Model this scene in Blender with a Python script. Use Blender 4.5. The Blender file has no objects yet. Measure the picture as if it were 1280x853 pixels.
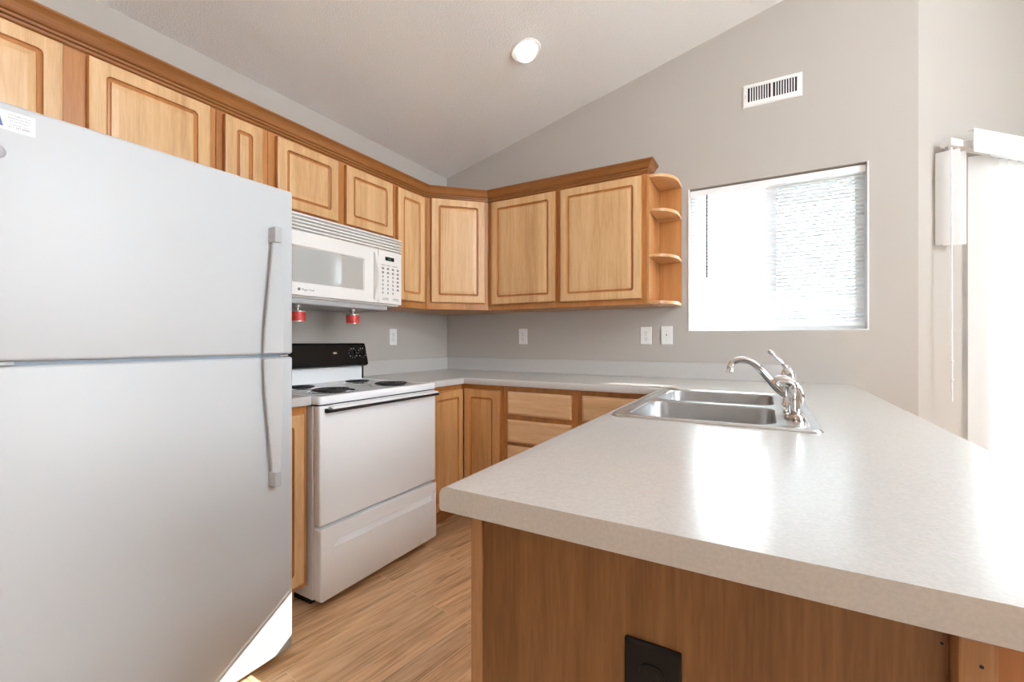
import bpy, bmesh, math, random
from mathutils import Vector, Matrix
random.seed(7)
S = bpy.context.scene
COL = S.collection
PI = math.pi

# ------------------------------------------------------------------ camera, sky, sun, lights, exposure
cam_data = bpy.data.cameras.new('camera')
cam_data.sensor_width = 36.0
cam_data.lens = 551.75 / 1280 * 36.0
cam_data.clip_start = 0.03
cam = bpy.data.objects.new('camera', cam_data)
COL.objects.link(cam)
cam.location = (2.3184, -2.9392, 1.1484)
cam.rotation_euler = (PI / 2, 0, 0.5217)
S.camera = cam

S.view_settings.view_transform = 'Standard'
S.view_settings.look = 'None'
S.view_settings.gamma = 1.0
S.view_settings.use_curve_mapping = False
S.view_settings.exposure = 0.62
S.cycles.use_denoising = True
S.cycles.max_bounces = 10
S.cycles.diffuse_bounces = 8
S.cycles.transparent_max_bounces = 16

w = bpy.data.worlds.new('sky')
S.world = w
w.use_nodes = True
bg = w.node_tree.nodes['Background']
bg.inputs[0].default_value = (0.86, 0.93, 1.0, 1)
bg.inputs[1].default_value = 15.0

sd = bpy.data.lights.new('sun', 'SUN')
sd.energy = 22.0
sd.angle = math.radians(0.06)
sd.color = (1.0, 0.96, 0.9)
sun = bpy.data.objects.new('sun', sd)
COL.objects.link(sun)
SUN = Vector((0.64, 1.0, 0.66))
sun.rotation_euler = SUN.to_track_quat('Z', 'Y').to_euler()
sun.location = (6, 8, 6)


# ------------------------------------------------------------------ materials
def new_mat(name):
    m = bpy.data.materials.new(name)
    m.use_nodes = True
    nt = m.node_tree
    b = nt.nodes['Principled BSDF']
    return m, nt, b


def link(nt, a, b):
    nt.links.new(a, b)


def plain(name, col, rough=0.5, metal=0.0, spec=0.5, coat=0.0, bump=0.0, bscale=200.0, var=0.0, vscale=6.0):
    m, nt, b = new_mat(name)
    b.inputs['Base Color'].default_value = (*col, 1)
    b.inputs['Roughness'].default_value = rough
    b.inputs['Metallic'].default_value = metal
    b.inputs['Specular IOR Level'].default_value = spec
    b.inputs['Coat Weight'].default_value = coat
    tc = nt.nodes.new('ShaderNodeTexCoord')
    if var > 0:
        n = nt.nodes.new('ShaderNodeTexNoise')
        n.inputs['Scale'].default_value = vscale
        n.inputs['Detail'].default_value = 4
        r = nt.nodes.new('ShaderNodeValToRGB')
        r.color_ramp.elements[0].position = 0.3
        r.color_ramp.elements[1].position = 0.7
        r.color_ramp.elements[0].color = (*[c * (1 - var) for c in col], 1)
        r.color_ramp.elements[1].color = (*[min(1, c * (1 + var)) for c in col], 1)
        link(nt, tc.outputs['Object'], n.inputs['Vector'])
        link(nt, n.outputs['Fac'], r.inputs['Fac'])
        link(nt, r.outputs['Color'], b.inputs['Base Color'])
    if bump > 0:
        n = nt.nodes.new('ShaderNodeTexNoise')
        n.inputs['Scale'].default_value = bscale
        n.inputs['Detail'].default_value = 3
        bp = nt.nodes.new('ShaderNodeBump')
        bp.inputs['Strength'].default_value = bump
        bp.inputs['Distance'].default_value = 0.004
        link(nt, tc.outputs['Object'], n.inputs['Vector'])
        link(nt, n.outputs['Fac'], bp.inputs['Height'])
        link(nt, bp.outputs['Normal'], b.inputs['Normal'])
    return m


def wood(name, dark, mid, light, grain='z', rough=0.35, fine=1.0):
    """planks glued side by side, with long soft grain along one axis"""
    m, nt, b = new_mat(name)
    N = nt.nodes
    tc = N.new('ShaderNodeTexCoord')
    oi = N.new('ShaderNodeObjectInfo')
    add = N.new('ShaderNodeVectorMath')
    add.operation = 'MULTIPLY_ADD'
    add.inputs[1].default_value = (37.0, 53.0, 29.0)
    comb = N.new('ShaderNodeCombineXYZ')
    for i in range(3):
        link(nt, oi.outputs['Random'], comb.inputs[i])
    link(nt, comb.outputs[0], add.inputs[0])
    link(nt, tc.outputs['Object'], add.inputs[2])
    sc = {'z': (1, 1, 0.05), 'x': (0.05, 1, 1), 'y': (1, 0.05, 1), 'xy': (0.05, 0.05, 1)}[grain]

    def noise(scale, detail, dist=0.0, k=1.0):
        mp = N.new('ShaderNodeMapping')
        mp.inputs['Scale'].default_value = tuple(s * k if s < 1 else s for s in sc)
        n = N.new('ShaderNodeTexNoise')
        n.inputs['Scale'].default_value = scale
        n.inputs['Detail'].default_value = detail
        n.inputs['Distortion'].default_value = dist
        link(nt, add.outputs[0], mp.inputs['Vector'])
        link(nt, mp.outputs[0], n.inputs['Vector'])
        return n
    broad = noise(9.0, 2.0, 0.6, 1.0)
    mid_n = noise(38.0, 4.0, 0.8, 1.4)
    fine_n = noise(260.0, 3.0, 0.2, 1.2)
    mix = N.new('ShaderNodeMath')
    mix.operation = 'MULTIPLY_ADD'
    mix.inputs[1].default_value = 0.5
    m2 = N.new('ShaderNodeMath')
    m2.operation = 'MULTIPLY_ADD'
    m2.inputs[1].default_value = 0.32
    m3 = N.new('ShaderNodeMath')
    m3.operation = 'MULTIPLY_ADD'
    m3.inputs[1].default_value = 0.22 * fine
    m3.inputs[2].default_value = 0.0
    link(nt, fine_n.outputs['Fac'], m3.inputs[0])
    link(nt, mid_n.outputs['Fac'], m2.inputs[0])
    link(nt, m3.outputs[0], m2.inputs[2])
    link(nt, broad.outputs['Fac'], mix.inputs[0])
    link(nt, m2.outputs[0], mix.inputs[2])
    r = N.new('ShaderNodeValToRGB')
    e = r.color_ramp.elements
    e[0].position, e[0].color = 0.36, (*dark, 1)
    e[1].position, e[1].color = 0.68, (*light, 1)
    c = r.color_ramp.elements.new(0.53)
    c.color = (*mid, 1)
    link(nt, mix.outputs[0], r.inputs['Fac'])
    link(nt, r.outputs['Color'], b.inputs['Base Color'])
    b.inputs['Roughness'].default_value = rough
    return m


def floor_mat():
    m, nt, b = new_mat('oak plank vinyl')
    N = nt.nodes
    tc = N.new('ShaderNodeTexCoord')
    mp = N.new('ShaderNodeMapping')
    mp.inputs['Rotation'].default_value = (0, 0, math.radians(-81.0))
    link(nt, tc.outputs['Object'], mp.inputs['Vector'])
    br = N.new('ShaderNodeTexBrick')
    br.offset = 0.37
    br.inputs['Color1'].default_value = (0.0, 0.0, 0.0, 1)
    br.inputs['Color2'].default_value = (1.0, 1.0, 1.0, 1)
    br.inputs['Mortar'].default_value = (0.5, 0.5, 0.5, 1)
    br.inputs['Scale'].default_value = 1.0
    br.inputs['Mortar Size'].default_value = 0.0013
    br.inputs['Mortar Smooth'].default_value = 0.3
    br.inputs['Brick Width'].default_value = 0.92
    br.inputs['Row Height'].default_value = 0.098
    link(nt, mp.outputs[0], br.inputs['Vector'])
    off = N.new('ShaderNodeVectorMath')
    off.operation = 'MULTIPLY_ADD'
    off.inputs[1].default_value = (7.0, 3.0, 5.0)
    link(nt, br.outputs['Color'], off.inputs[0])
    link(nt, mp.outputs[0], off.inputs[2])

    def noise(scale, detail, dist, sx):
        q = N.new('ShaderNodeMapping')
        q.inputs['Scale'].default_value = (sx, 1, 1)
        n = N.new('ShaderNodeTexNoise')
        n.inputs['Scale'].default_value = scale
        n.inputs['Detail'].default_value = detail
        n.inputs['Distortion'].default_value = dist
        link(nt, off.outputs[0], q.inputs['Vector'])
        link(nt, q.outputs[0], n.inputs['Vector'])
        return n
    a = noise(16, 3, 1.6, 0.14)
    c = noise(120, 4, 0.6, 0.05)
    ma = N.new('ShaderNodeMath')
    ma.operation = 'MULTIPLY_ADD'
    ma.inputs[1].default_value = 0.55
    mb = N.new('ShaderNodeMath')
    mb.operation = 'MULTIPLY'
    mb.inputs[1].default_value = 0.45
    link(nt, c.outputs['Fac'], mb.inputs[0])
    link(nt, a.outputs['Fac'], ma.inputs[0])
    link(nt, mb.outputs[0], ma.inputs[2])
    r = N.new('ShaderNodeValToRGB')
    e = r.color_ramp.elements
    e[0].position, e[0].color = 0.34, (0.47, 0.26, 0.125, 1)
    e[1].position, e[1].color = 0.66, (0.90, 0.66, 0.42, 1)
    k = e.new(0.5)
    k.color = (0.75, 0.48, 0.265, 1)
    link(nt, ma.outputs[0], r.inputs['Fac'])
    hsv = N.new('ShaderNodeHueSaturation')
    mr = N.new('ShaderNodeMapRange')
    mr.inputs[3].default_value = 0.86
    mr.inputs[4].default_value = 1.12
    sep = N.new('ShaderNodeSeparateColor')
    link(nt, br.outputs['Color'], sep.inputs[0])
    link(nt, sep.outputs[0], mr.inputs[0])
    link(nt, mr.outputs[0], hsv.inputs['Value'])
    link(nt, r.outputs['Color'], hsv.inputs['Color'])
    mx = N.new('ShaderNodeMix')
    mx.data_type = 'RGBA'
    mx.inputs['B'].default_value = (0.88, 0.66, 0.47, 1)
    link(nt, br.outputs['Fac'], mx.inputs['Factor'])
    link(nt, hsv.outputs[0], mx.inputs['A'])
    link(nt, mx.outputs['Result'], b.inputs['Base Color'])
    b.inputs['Roughness'].default_value = 0.42
    return m


def laminate():
    m, nt, b = new_mat('mottled laminate')
    N = nt.nodes
    tc = N.new('ShaderNodeTexCoord')
    n = N.new('ShaderNodeTexNoise')
    n.inputs['Scale'].default_value = 190
    n.inputs['Detail'].default_value = 6
    n.inputs['Roughness'].default_value = 0.65
    link(nt, tc.outputs['Object'], n.inputs['Vector'])
    r = N.new('ShaderNodeValToRGB')
    e = r.color_ramp.elements
    e[0].position, e[0].color = 0.35, (0.50, 0.485, 0.465, 1)
    e[1].position, e[1].color = 0.66, (0.565, 0.55, 0.53, 1)
    link(nt, n.outputs['Fac'], r.inputs['Fac'])
    link(nt, r.outputs['Color'], b.inputs['Base Color'])
    b.inputs['Roughness'].default_value = 0.19
    b.inputs['Specular IOR Level'].default_value = 0.5
    return m


def glass_mat(name, clear):
    m, nt, b = new_mat(name)
    N = nt.nodes
    N.remove(b)
    out = N['Material Output']
    t = N.new('ShaderNodeBsdfTransparent')
    t.inputs[0].default_value = (clear * 0.98, clear, clear, 1)
    g = N.new('ShaderNodeBsdfGlossy')
    g.inputs['Roughness'].default_value = 0.02
    fr = N.new('ShaderNodeFresnel')
    fr.inputs['IOR'].default_value = 1.25
    mx = N.new('ShaderNodeMixShader')
    link(nt, fr.outputs[0], mx.inputs[0])
    link(nt, t.outputs[0], mx.inputs[1])
    link(nt, g.outputs[0], mx.inputs[2])
    link(nt, mx.outputs[0], out.inputs[0])
    return m


def translucent(name, col, amount, rough=0.5):
    m, nt, b = new_mat(name)
    N = nt.nodes
    out = N['Material Output']
    b.inputs['Base Color'].default_value = (*col, 1)
    b.inputs['Roughness'].default_value = rough
    t = N.new('ShaderNodeBsdfTranslucent')
    t.inputs[0].default_value = (*col, 1)
    mx = N.new('ShaderNodeMixShader')
    mx.inputs[0].default_value = amount
    link(nt, b.outputs[0], mx.inputs[1])
    link(nt, t.outputs[0], mx.inputs[2])
    link(nt, mx.outputs[0], out.inputs[0])
    return m


def emit(name, col, strength):
    m, nt, b = new_mat(name)
    b.inputs['Base Color'].default_value = (*col, 1)
    b.inputs['Emission Color'].default_value = (*col, 1)
    b.inputs['Emission Strength'].default_value = strength
    return m


M_WALL = plain('greige wall paint', (0.450, 0.417, 0.379), 0.75, bump=0.12, bscale=350)
M_CEIL = plain('stippled ceiling paint', (0.77, 0.765, 0.750), 0.9, bump=0.75, bscale=130)
M_FLOOR = floor_mat()
M_TRIM = plain('white trim paint', (0.82, 0.82, 0.81), 0.4)
M_VINYL = plain('white vinyl', (0.85, 0.86, 0.87), 0.35)
M_GLASS = glass_mat('tinted window glass', 0.68)
M_SCREEN = glass_mat('fine insect screen', 0.5)
M_DGLASS = glass_mat('door glass', 0.9)
M_SLAT = translucent('white blind slat', (0.80, 0.82, 0.83), 0.25, 0.4)
M_VANE = translucent('white fabric vane', (0.86, 0.86, 0.85), 0.45, 0.6)
M_DOOR = wood('maple door', (0.49, 0.275, 0.118), (0.64, 0.395, 0.19), (0.73, 0.495, 0.27), 'z', 0.33)
M_DRAWER = wood('maple drawer', (0.52, 0.30, 0.14), (0.67, 0.42, 0.22), (0.76, 0.52, 0.30), 'x', 0.33)
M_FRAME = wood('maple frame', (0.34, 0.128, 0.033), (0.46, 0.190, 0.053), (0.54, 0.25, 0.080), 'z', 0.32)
M_CARC = wood('maple side', (0.38, 0.16, 0.048), (0.50, 0.228, 0.074), (0.58, 0.295, 0.112), 'z', 0.35)
M_CROWN = wood('stained crown', (0.22, 0.080, 0.020), (0.30, 0.118, 0.032), (0.37, 0.16, 0.048), 'xy', 0.3)
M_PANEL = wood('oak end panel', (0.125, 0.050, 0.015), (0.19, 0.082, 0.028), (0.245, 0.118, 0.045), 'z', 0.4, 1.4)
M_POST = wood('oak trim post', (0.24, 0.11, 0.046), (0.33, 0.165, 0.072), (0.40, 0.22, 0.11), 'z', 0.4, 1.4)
M_LAM = laminate()
M_WHITE = plain('white enamel', (0.80, 0.82, 0.83), 0.18, spec=0.5)
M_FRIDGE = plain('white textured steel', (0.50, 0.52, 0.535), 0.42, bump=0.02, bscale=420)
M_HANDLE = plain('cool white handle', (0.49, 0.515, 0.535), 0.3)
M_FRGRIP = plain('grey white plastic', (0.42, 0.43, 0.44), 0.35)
M_GASKET = plain('blue grey gasket', (0.30, 0.35, 0.40), 0.6)
M_MW = plain('white plastic', (0.79, 0.78, 0.755), 0.3)
M_MWGLASS = plain('pale oven glass', (0.43, 0.43, 0.41), 0.04, spec=1.0)
M_GREYPL = plain('grey plastic', (0.42, 0.42, 0.42), 0.4)
M_BLACK = plain('black enamel', (0.008, 0.008, 0.008), 0.25, spec=0.2)
M_BLKPL = plain('black plastic', (0.007, 0.007, 0.008), 0.35, spec=0.2)
M_COIL = plain('dark burner coil', (0.03, 0.03, 0.03), 0.5, metal=0.3)
M_CHROME = plain('chrome', (0.72, 0.72, 0.72), 0.06, metal=1.0)
M_STEEL = plain('brushed steel', (0.60, 0.61, 0.62), 0.24, metal=1.0, var=0.03, vscale=30)
M_BOWL = plain('satin steel', (0.42, 0.42, 0.42), 0.36, metal=1.0, var=0.05, vscale=20)
M_DARK = plain('dark void', (0.012, 0.012, 0.012), 0.9)
M_PLATE = plain('white wall plate', (0.80, 0.80, 0.78), 0.35)
M_RED = plain('red label', (0.62, 0.055, 0.045), 0.4, var=0.35, vscale=90)
M_TIN = plain('tin', (0.62, 0.61, 0.58), 0.3, metal=0.8)
M_PAPER = plain('white sticker paper', (0.78, 0.79, 0.81), 0.5)
M_BLUE = plain('blue print', (0.09, 0.12, 0.36), 0.5)
M_INK = plain('grey ink', (0.16, 0.16, 0.18), 0.6)
M_BULB = emit('lit bulb', (1.0, 0.97, 0.92), 1.3)
M_OVERHANG = plain('white painted boards', (0.85, 0.85, 0.84), 0.6)
M_LED = emit('lit digits', (0.10, 0.30, 0.22), 0.15)


# ------------------------------------------------------------------ mesh helpers
def box(bm, x0, x1, y0, y1, z0, z1, bev=0.0, seg=2):
    vs = [bm.verts.new(p) for p in ((x0, y0, z0), (x1, y0, z0), (x1, y1, z0), (x0, y1, z0),
                                    (x0, y0, z1), (x1, y0, z1), (x1, y1, z1), (x0, y1, z1))]
    fs = [bm.faces.new([vs[i] for i in f]) for f in
          ((3, 2, 1, 0), (4, 5, 6, 7), (0, 1, 5, 4), (1, 2, 6, 5), (2, 3, 7, 6), (3, 0, 4, 7))]
    if bev > 0:
        es = list({e for f in fs for e in f.edges})
        bmesh.ops.bevel(bm, geom=es, offset=bev, segments=seg, profile=0.5, affect='EDGES')
    return vs


def prism(bm, pts, z0, z1, bev=0.0, seg=3):
    """vertical prism over a counter-clockwise outline"""
    lo = [bm.verts.new((x, y, z0)) for x, y in pts]
    hi = [bm.verts.new((x, y, z1)) for x, y in pts]
    n = len(pts)
    fs = [bm.faces.new(lo[::-1]), bm.faces.new(hi)]
    for i in range(n):
        j = (i + 1) % n
        fs.append(bm.faces.new((lo[i], lo[j], hi[j], hi[i])))
    if bev > 0:
        es = list(fs[0].edges) + list(fs[1].edges)
        bmesh.ops.bevel(bm, geom=es, offset=bev, segments=seg, profile=0.5, affect='EDGES')


def extrude_profile(bm, pts, axis, a0, a1):
    """closed outline in the plane across `axis`, pulled along it"""
    def P(u, v, a):
        return {'x': (a, u, v), 'y': (u, a, v), 'z': (u, v, a)}[axis]
    A = [bm.verts.new(P(u, v, a0)) for u, v in pts]
    B = [bm.verts.new(P(u, v, a1)) for u, v in pts]
    n = len(pts)
    bm.faces.new(A)
    bm.faces.new(B[::-1])
    for i in range(n):
        j = (i + 1) % n
        bm.faces.new((A[j], A[i], B[i], B[j]))


def rrect(w, h, r, n=5):
    """rounded rectangle of width w and height h about the origin, counter-clockwise"""
    r = max(min(r, w / 2 - 1e-4, h / 2 - 1e-4), 1e-4)
    out = []
    for cx, cy, a0 in ((w / 2 - r, h / 2 - r, 0), (-w / 2 + r, h / 2 - r, 90), (-w / 2 + r, -h / 2 + r, 180), (w / 2 - r, -h / 2 + r, 270)):
        for k in range(n + 1):
            a = math.radians(a0 + 90 * k / n)
            out.append((cx + r * math.cos(a), cy + r * math.sin(a)))
    return out


def loft(bm, loops, cap0=True, cap1=True, closed=True):
    L = [[bm.verts.new(p) for p in lp] for lp in loops]
    n = len(L[0])
    for a, b in zip(L, L[1:]):
        for i in range(n if closed else n - 1):
            j = (i + 1) % n
            bm.faces.new((a[i], a[j], b[j], b[i]))
    if cap0:
        bm.faces.new(L[0][::-1])
    if cap1:
        bm.faces.new(L[-1])
    return L


def slab(bm, o, u, v, n, w, h, rings, stained=()):
    """panel of rings (inset, height, corner radius) stacked along n, centred on o; stained bands take the second material"""
    o, u, v, n = Vector(o), Vector(u), Vector(v), Vector(n)
    loops = []
    for ins, d, r in rings:
        loops.append([o + u * x + v * y + n * d for x, y in rrect(w - 2 * ins, h - 2 * ins, r)])
    n0 = len(bm.faces)
    loft(bm, loops)
    bm.faces.ensure_lookup_table()
    m = len(loops[0])
    for b in stained:
        for f in bm.faces[n0 + b * m:n0 + (b + 1) * m]:
            f.material_index = 1


DOOR_RINGS = [(0, 0, .001), (0, .015, .001), (.0025, .0195, .001), (.009, .0215, .002),
              (.047, .0215, .016), (.0495, .0145, .0145), (.054, .0120, .012), (.0595, .0125, .007), (.063, .0165, .004), (.082, .0195, .003)]
DRAWER_RINGS = [(0, 0, .001), (0, .012, .001), (.004, .015, .001), (.012, .0195, .002)]


def lathe(bm, prof, c, axis=(0, 0, 1), n=32, cap=True):
    """profile of (radius, height) turned about `axis` through c"""
    ax = Vector(axis).normalized()
    q = Vector((0, 0, 1)).rotation_difference(ax)
    c = Vector(c)
    loops = []
    for r, h in prof:
        r = max(r, 1e-4)
        loops.append([c + q @ Vector((r * math.cos(2 * PI * k / n), r * math.sin(2 * PI * k / n), h)) for k in range(n)])
    loft(bm, loops, cap, cap)


def tube(bm, pts, radii, n=12, cap=True):
    pts = [Vector(p) for p in pts]
    if not isinstance(radii, (list, tuple)):
        radii = [radii] * len(pts)
    loops = []
    ref = None
    for i, p in enumerate(pts):
        t = (pts[min(i + 1, len(pts) - 1)] - pts[max(i - 1, 0)]).normalized()
        if ref is None:
            ref = t.orthogonal().normalized()
        ref = (ref - t * ref.dot(t)).normalized()
        s = t.cross(ref)
        loops.append([p + (ref * math.cos(2 * PI * k / n) + s * math.sin(2 * PI * k / n)) * radii[i] for k in range(n)])
    loft(bm, loops, cap, cap)


def bez(p, n=16):
    """smooth curve through control points (Catmull-Rom)"""
    p = [Vector(q) for q in p]
    p = [2 * p[0] - p[1]] + p + [2 * p[-1] - p[-2]]
    out = []
    for i in range(1, len(p) - 2):
        for k in range(n):
            t = k / n
            a, b, c, d = p[i - 1], p[i], p[i + 1], p[i + 2]
            out.append(0.5 * ((2 * b) + (c - a) * t + (2 * a - 5 * b + 4 * c - d) * t * t + (3 * b - a - 3 * c + d) * t ** 3))
    out.append(p[-2])
    return out


ORIGIN = {}


def obj(name, bm, mat, parent=None, loc=None, smooth=False):
    """one mesh object; the shape is given in room coordinates and kept there"""
    bmesh.ops.recalc_face_normals(bm, faces=bm.faces[:])
    off = ORIGIN[parent.name] if parent is not None else Vector(loc if loc is not None else (0, 0, 0))
    for v in bm.verts:
        v.co -= off
    me = bpy.data.meshes.new(name)
    bm.to_mesh(me)
    bm.free()
    me.materials.append(mat)
    if smooth:
        for p in me.polygons:
            p.use_smooth = True
        me.set_sharp_from_angle(angle=math.radians(40))
    o = bpy.data.objects.new(name, me)
    COL.objects.link(o)
    if parent is not None:
        o.parent = parent
    else:
        o.location = off
    ORIGIN[o.name] = off
    return o


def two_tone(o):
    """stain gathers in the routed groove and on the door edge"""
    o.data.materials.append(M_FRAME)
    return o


def tag(o, label=None, cat=None, group=None, kind=None):
    if label:
        o['label'] = label
    if cat:
        o['category'] = cat
    if group:
        o['group'] = group
    if kind:
        o['kind'] = kind
    return o


def thing(name, label, cat, loc, group=None):
    o = bpy.data.objects.new(name, None)
    o.empty_display_size = 0.05
    COL.objects.link(o)
    o.location = loc
    ORIGIN[o.name] = Vector(loc)
    return tag(o, label, cat, group)


def struct(name, bm, mat, label=None, cat=None, parent=None, smooth=False):
    o = obj(name, bm, mat, parent, smooth=smooth)
    if parent is None:
        tag(o, label, cat, kind='structure')
    return o


def B():
    return bmesh.new()


def part_box(name, mat, parent, x0, x1, y0, y1, z0, z1, bev=0.001, seg=2, smooth=False):
    bm = B()
    box(bm, x0, x1, y0, y1, z0, z1, bev, seg)
    return obj(name, bm, mat, parent, smooth=smooth)


def lettering(name, text, size, mat, parent, o, u, v, align='LEFT', depth=0.0002):
    """raised lettering at room point o, running along u with its top towards v"""
    cu = bpy.data.curves.new(name, 'FONT')
    cu.body = text
    cu.size = size
    cu.align_x = align
    cu.extrude = depth
    tmp = bpy.data.objects.new('tmp_text', cu)
    COL.objects.link(tmp)
    dg = bpy.context.evaluated_depsgraph_get()
    me = bpy.data.meshes.new_from_object(tmp.evaluated_get(dg))
    bpy.data.objects.remove(tmp)
    bpy.data.curves.remove(cu)
    bm = B()
    bm.from_mesh(me)
    bpy.data.meshes.remove(me)
    u, v = Vector(u).normalized(), Vector(v).normalized()
    n = u.cross(v)
    o = Vector(o)
    for q in bm.verts:
        q.co = o + u * q.co.x + v * q.co.y + n * q.co.z
    return obj(name, bm, mat, parent)


# ------------------------------------------------------------------ the room
SL = 0.238                       # slope of the vaulted ceiling


def ceil_z(x):
    return 2.51 + SL * x


def wall_poly(name, pts2, thick, u0, udir, out, label, holes=()):
    """vertical wall: outline in (s, z), running from u0 along udir, thickness towards `out`"""
    bm = B()
    u0, udir, out = Vector(u0), Vector(udir).normalized(), Vector(out).normalized()

    def P(s, z, d):
        return u0 + udir * s + Vector((0, 0, z)) + out * d
    loops = [pts2] + [list(h) for h in holes]
    for d in (0.0, thick):
        edges = []
        for lp in loops:
            vs = [bm.verts.new(P(s, z, d)) for s, z in lp]
            edges += [bm.edges.new((vs[i], vs[(i + 1) % len(vs)])) for i in range(len(vs))]
        bmesh.ops.triangle_fill(bm, use_beauty=True, use_dissolve=False, edges=edges)
    for lp in loops:
        n = len(lp)
        for i in range(n):
            a, b = lp[i], lp[(i + 1) % n]
            bm.faces.new([bm.verts.new(P(*a, 0)), bm.verts.new(P(*b, 0)), bm.verts.new(P(*b, thick)), bm.verts.new(P(*a, thick))])
    bmesh.ops.remove_doubles(bm, verts=bm.verts[:], dist=1e-5)
    return struct(name, bm, M_WALL, label, 'wall')


X1, YB = 5.10, -7.0
BAYX, BAYL = 2.983, 3.0
d45 = math.sqrt(0.5)
bx1, by1 = BAYX + BAYL * d45, BAYL * d45

bm = B()
prism(bm, [(-0.2, YB - 0.2), (X1 + 0.3, YB - 0.2), (X1 + 0.3, by1 + 0.05), (bx1, by1), (BAYX, 0.12), (-0.2, 0.12)], -0.05, 0.0)
struct('floor', bm, M_FLOOR, 'warm oak plank floor between the fridge, range and peninsula', 'floor')

bm = B()
lo = [(-0.2, YB - 0.2), (X1 + 0.3, YB - 0.2), (X1 + 0.3, by1 + 0.4), (bx1, by1 + 0.3), (BAYX - 0.1, 0.14), (-0.2, 0.14)]
L0 = [bm.verts.new((x, y, ceil_z(x))) for x, y in lo]
L1 = [bm.verts.new((x, y, ceil_z(x) + 0.1)) for x, y in lo]
bm.faces.new(L0[::-1])
bm.faces.new(L1)
for i in range(len(lo)):
    j = (i + 1) % len(lo)
    bm.faces.new((L0[i], L0[j], L1[j], L1[i]))
struct('ceiling', bm, M_CEIL, 'pale grey stippled vaulted ceiling rising away from the cabinets', 'ceiling')

WX0, WX1, WZ0, WZ1 = 1.899, 2.787, 1.207, 2.094
wall_poly('wall_left', [(0, 0), (7.2, 0), (7.2, 2.51), (0, 2.51)], 0.12, (0, YB - 0.1, 0), (0, 1, 0), (-1, 0, 0),
          'greige side wall behind the fridge, range and microwave')
wall_poly('wall_back', [(0, 0), (BAYX, 0), (BAYX, ceil_z(BAYX)), (0, ceil_z(0))], 0.12, (0, 0, 0), (1, 0, 0), (0, 1, 0),
          'greige gable wall with the vent and the window above the counter', holes=[[(WX0, WZ0), (WX1, WZ0), (WX1, WZ1), (WX0, WZ1)]])
DS0, DS1, DZ1 = 0.45, 2.20, 2.05
wall_poly('wall_bay', [(0, 0), (DS0, 0), (DS0, DZ1), (DS1, DZ1), (DS1, 0), (BAYL, 0), (BAYL, ceil_z(bx1)), (0, ceil_z(BAYX))], 0.12,
          (BAYX, 0, 0), (d45, d45, 0), (-d45, d45, 0), 'angled greige wall around the sliding door beyond the peninsula')
wall_poly('wall_right', [(0, 0), (9.3, 0), (9.3, ceil_z(X1)), (0, ceil_z(X1))], 0.12, (X1, YB - 0.1, 0), (0, 1, 0), (1, 0, 0),
          'greige dining wall out of the picture', holes=[[(4.5, 0.9), (5.5, 0.9), (5.5, 2.1), (4.5, 2.1)], [(4.0, 2.6), (5.8, 2.6), (5.8, 3.4), (4.0, 3.4)]])  # unseen openings added to let fill daylight in from the right
wall_poly('wall_rear', [(0, 0), (5.3, 0), (5.3, ceil_z(5.2)), (0, ceil_z(-0.1))], 0.12, (-0.1, YB, 0), (1, 0, 0), (0, -1, 0),
          'greige living room wall behind the camera', holes=[[(3.2, 1.1), (3.8, 1.1), (3.8, 1.9), (3.2, 1.9)]])  # unseen opening added for a little daylight from behind

# kitchen window set in the back wall
win = tag(obj('window_1', (lambda b: (box(b, WX0, WX1, 0.075, 0.119, WZ0, WZ0 + 0.045, 0.002), box(b, WX0, WX1, 0.075, 0.119, WZ1 - 0.045, WZ1, 0.002),
      box(b, WX0, WX0 + 0.045, 0.075, 0.119, WZ0 + 0.045, WZ1 - 0.045, 0.002), box(b, WX1 - 0.045, WX1, 0.075, 0.119, WZ0 + 0.045, WZ1 - 0.045, 0.002), b)[-1])(B()), M_VINYL),
    'white vinyl slider window in the gable wall above the sink', 'window', kind='structure')
bm = B()
box(bm, 2.318, 2.374, 0.07, 0.115, WZ0 + 0.045, WZ1 - 0.045, 0.002)
obj('window_stile', bm, M_VINYL, win)
part_box('window_pane', M_GLASS, win, WX0 + 0.045, WX1 - 0.045, 0.095, 0.099, WZ0 + 0.045, WZ1 - 0.045, 0)
# white return boards that line the window opening
bm = B()
box(bm, WX0, WX1, -0.004, 0.075, WZ0, WZ0 + 0.006)
box(bm, WX0, WX0 + 0.006, -0.004, 0.075, WZ0 + 0.006, WZ1)
box(bm, WX1 - 0.006, WX1, -0.004, 0.075, WZ0 + 0.006, WZ1)
obj('window_return', bm, M_TRIM, win)

# ------------------------------------------------------------------ sliding door in the bay
U = Vector((d45, d45, 0))
NIN = Vector((d45, -d45, 0))            # into the room
BAY0 = Vector((BAYX, 0, 0))


def bay(s, o, z):
    return BAY0 + U * s + NIN * o + Vector((0, 0, z))


def bay_box(bm, s0, s1, o0, o1, z0, z1, bev=0.0):
    b = B()
    box(b, s0, s1, o0, o1, z0, z1, bev)
    me = bpy.data.meshes.new('tmp')
    for v in b.verts:
        v.co = bay(v.co.x, v.co.y, v.co.z)
    b.to_mesh(me)
    b.free()
    bm.from_mesh(me)
    bpy.data.meshes.remove(me)


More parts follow.
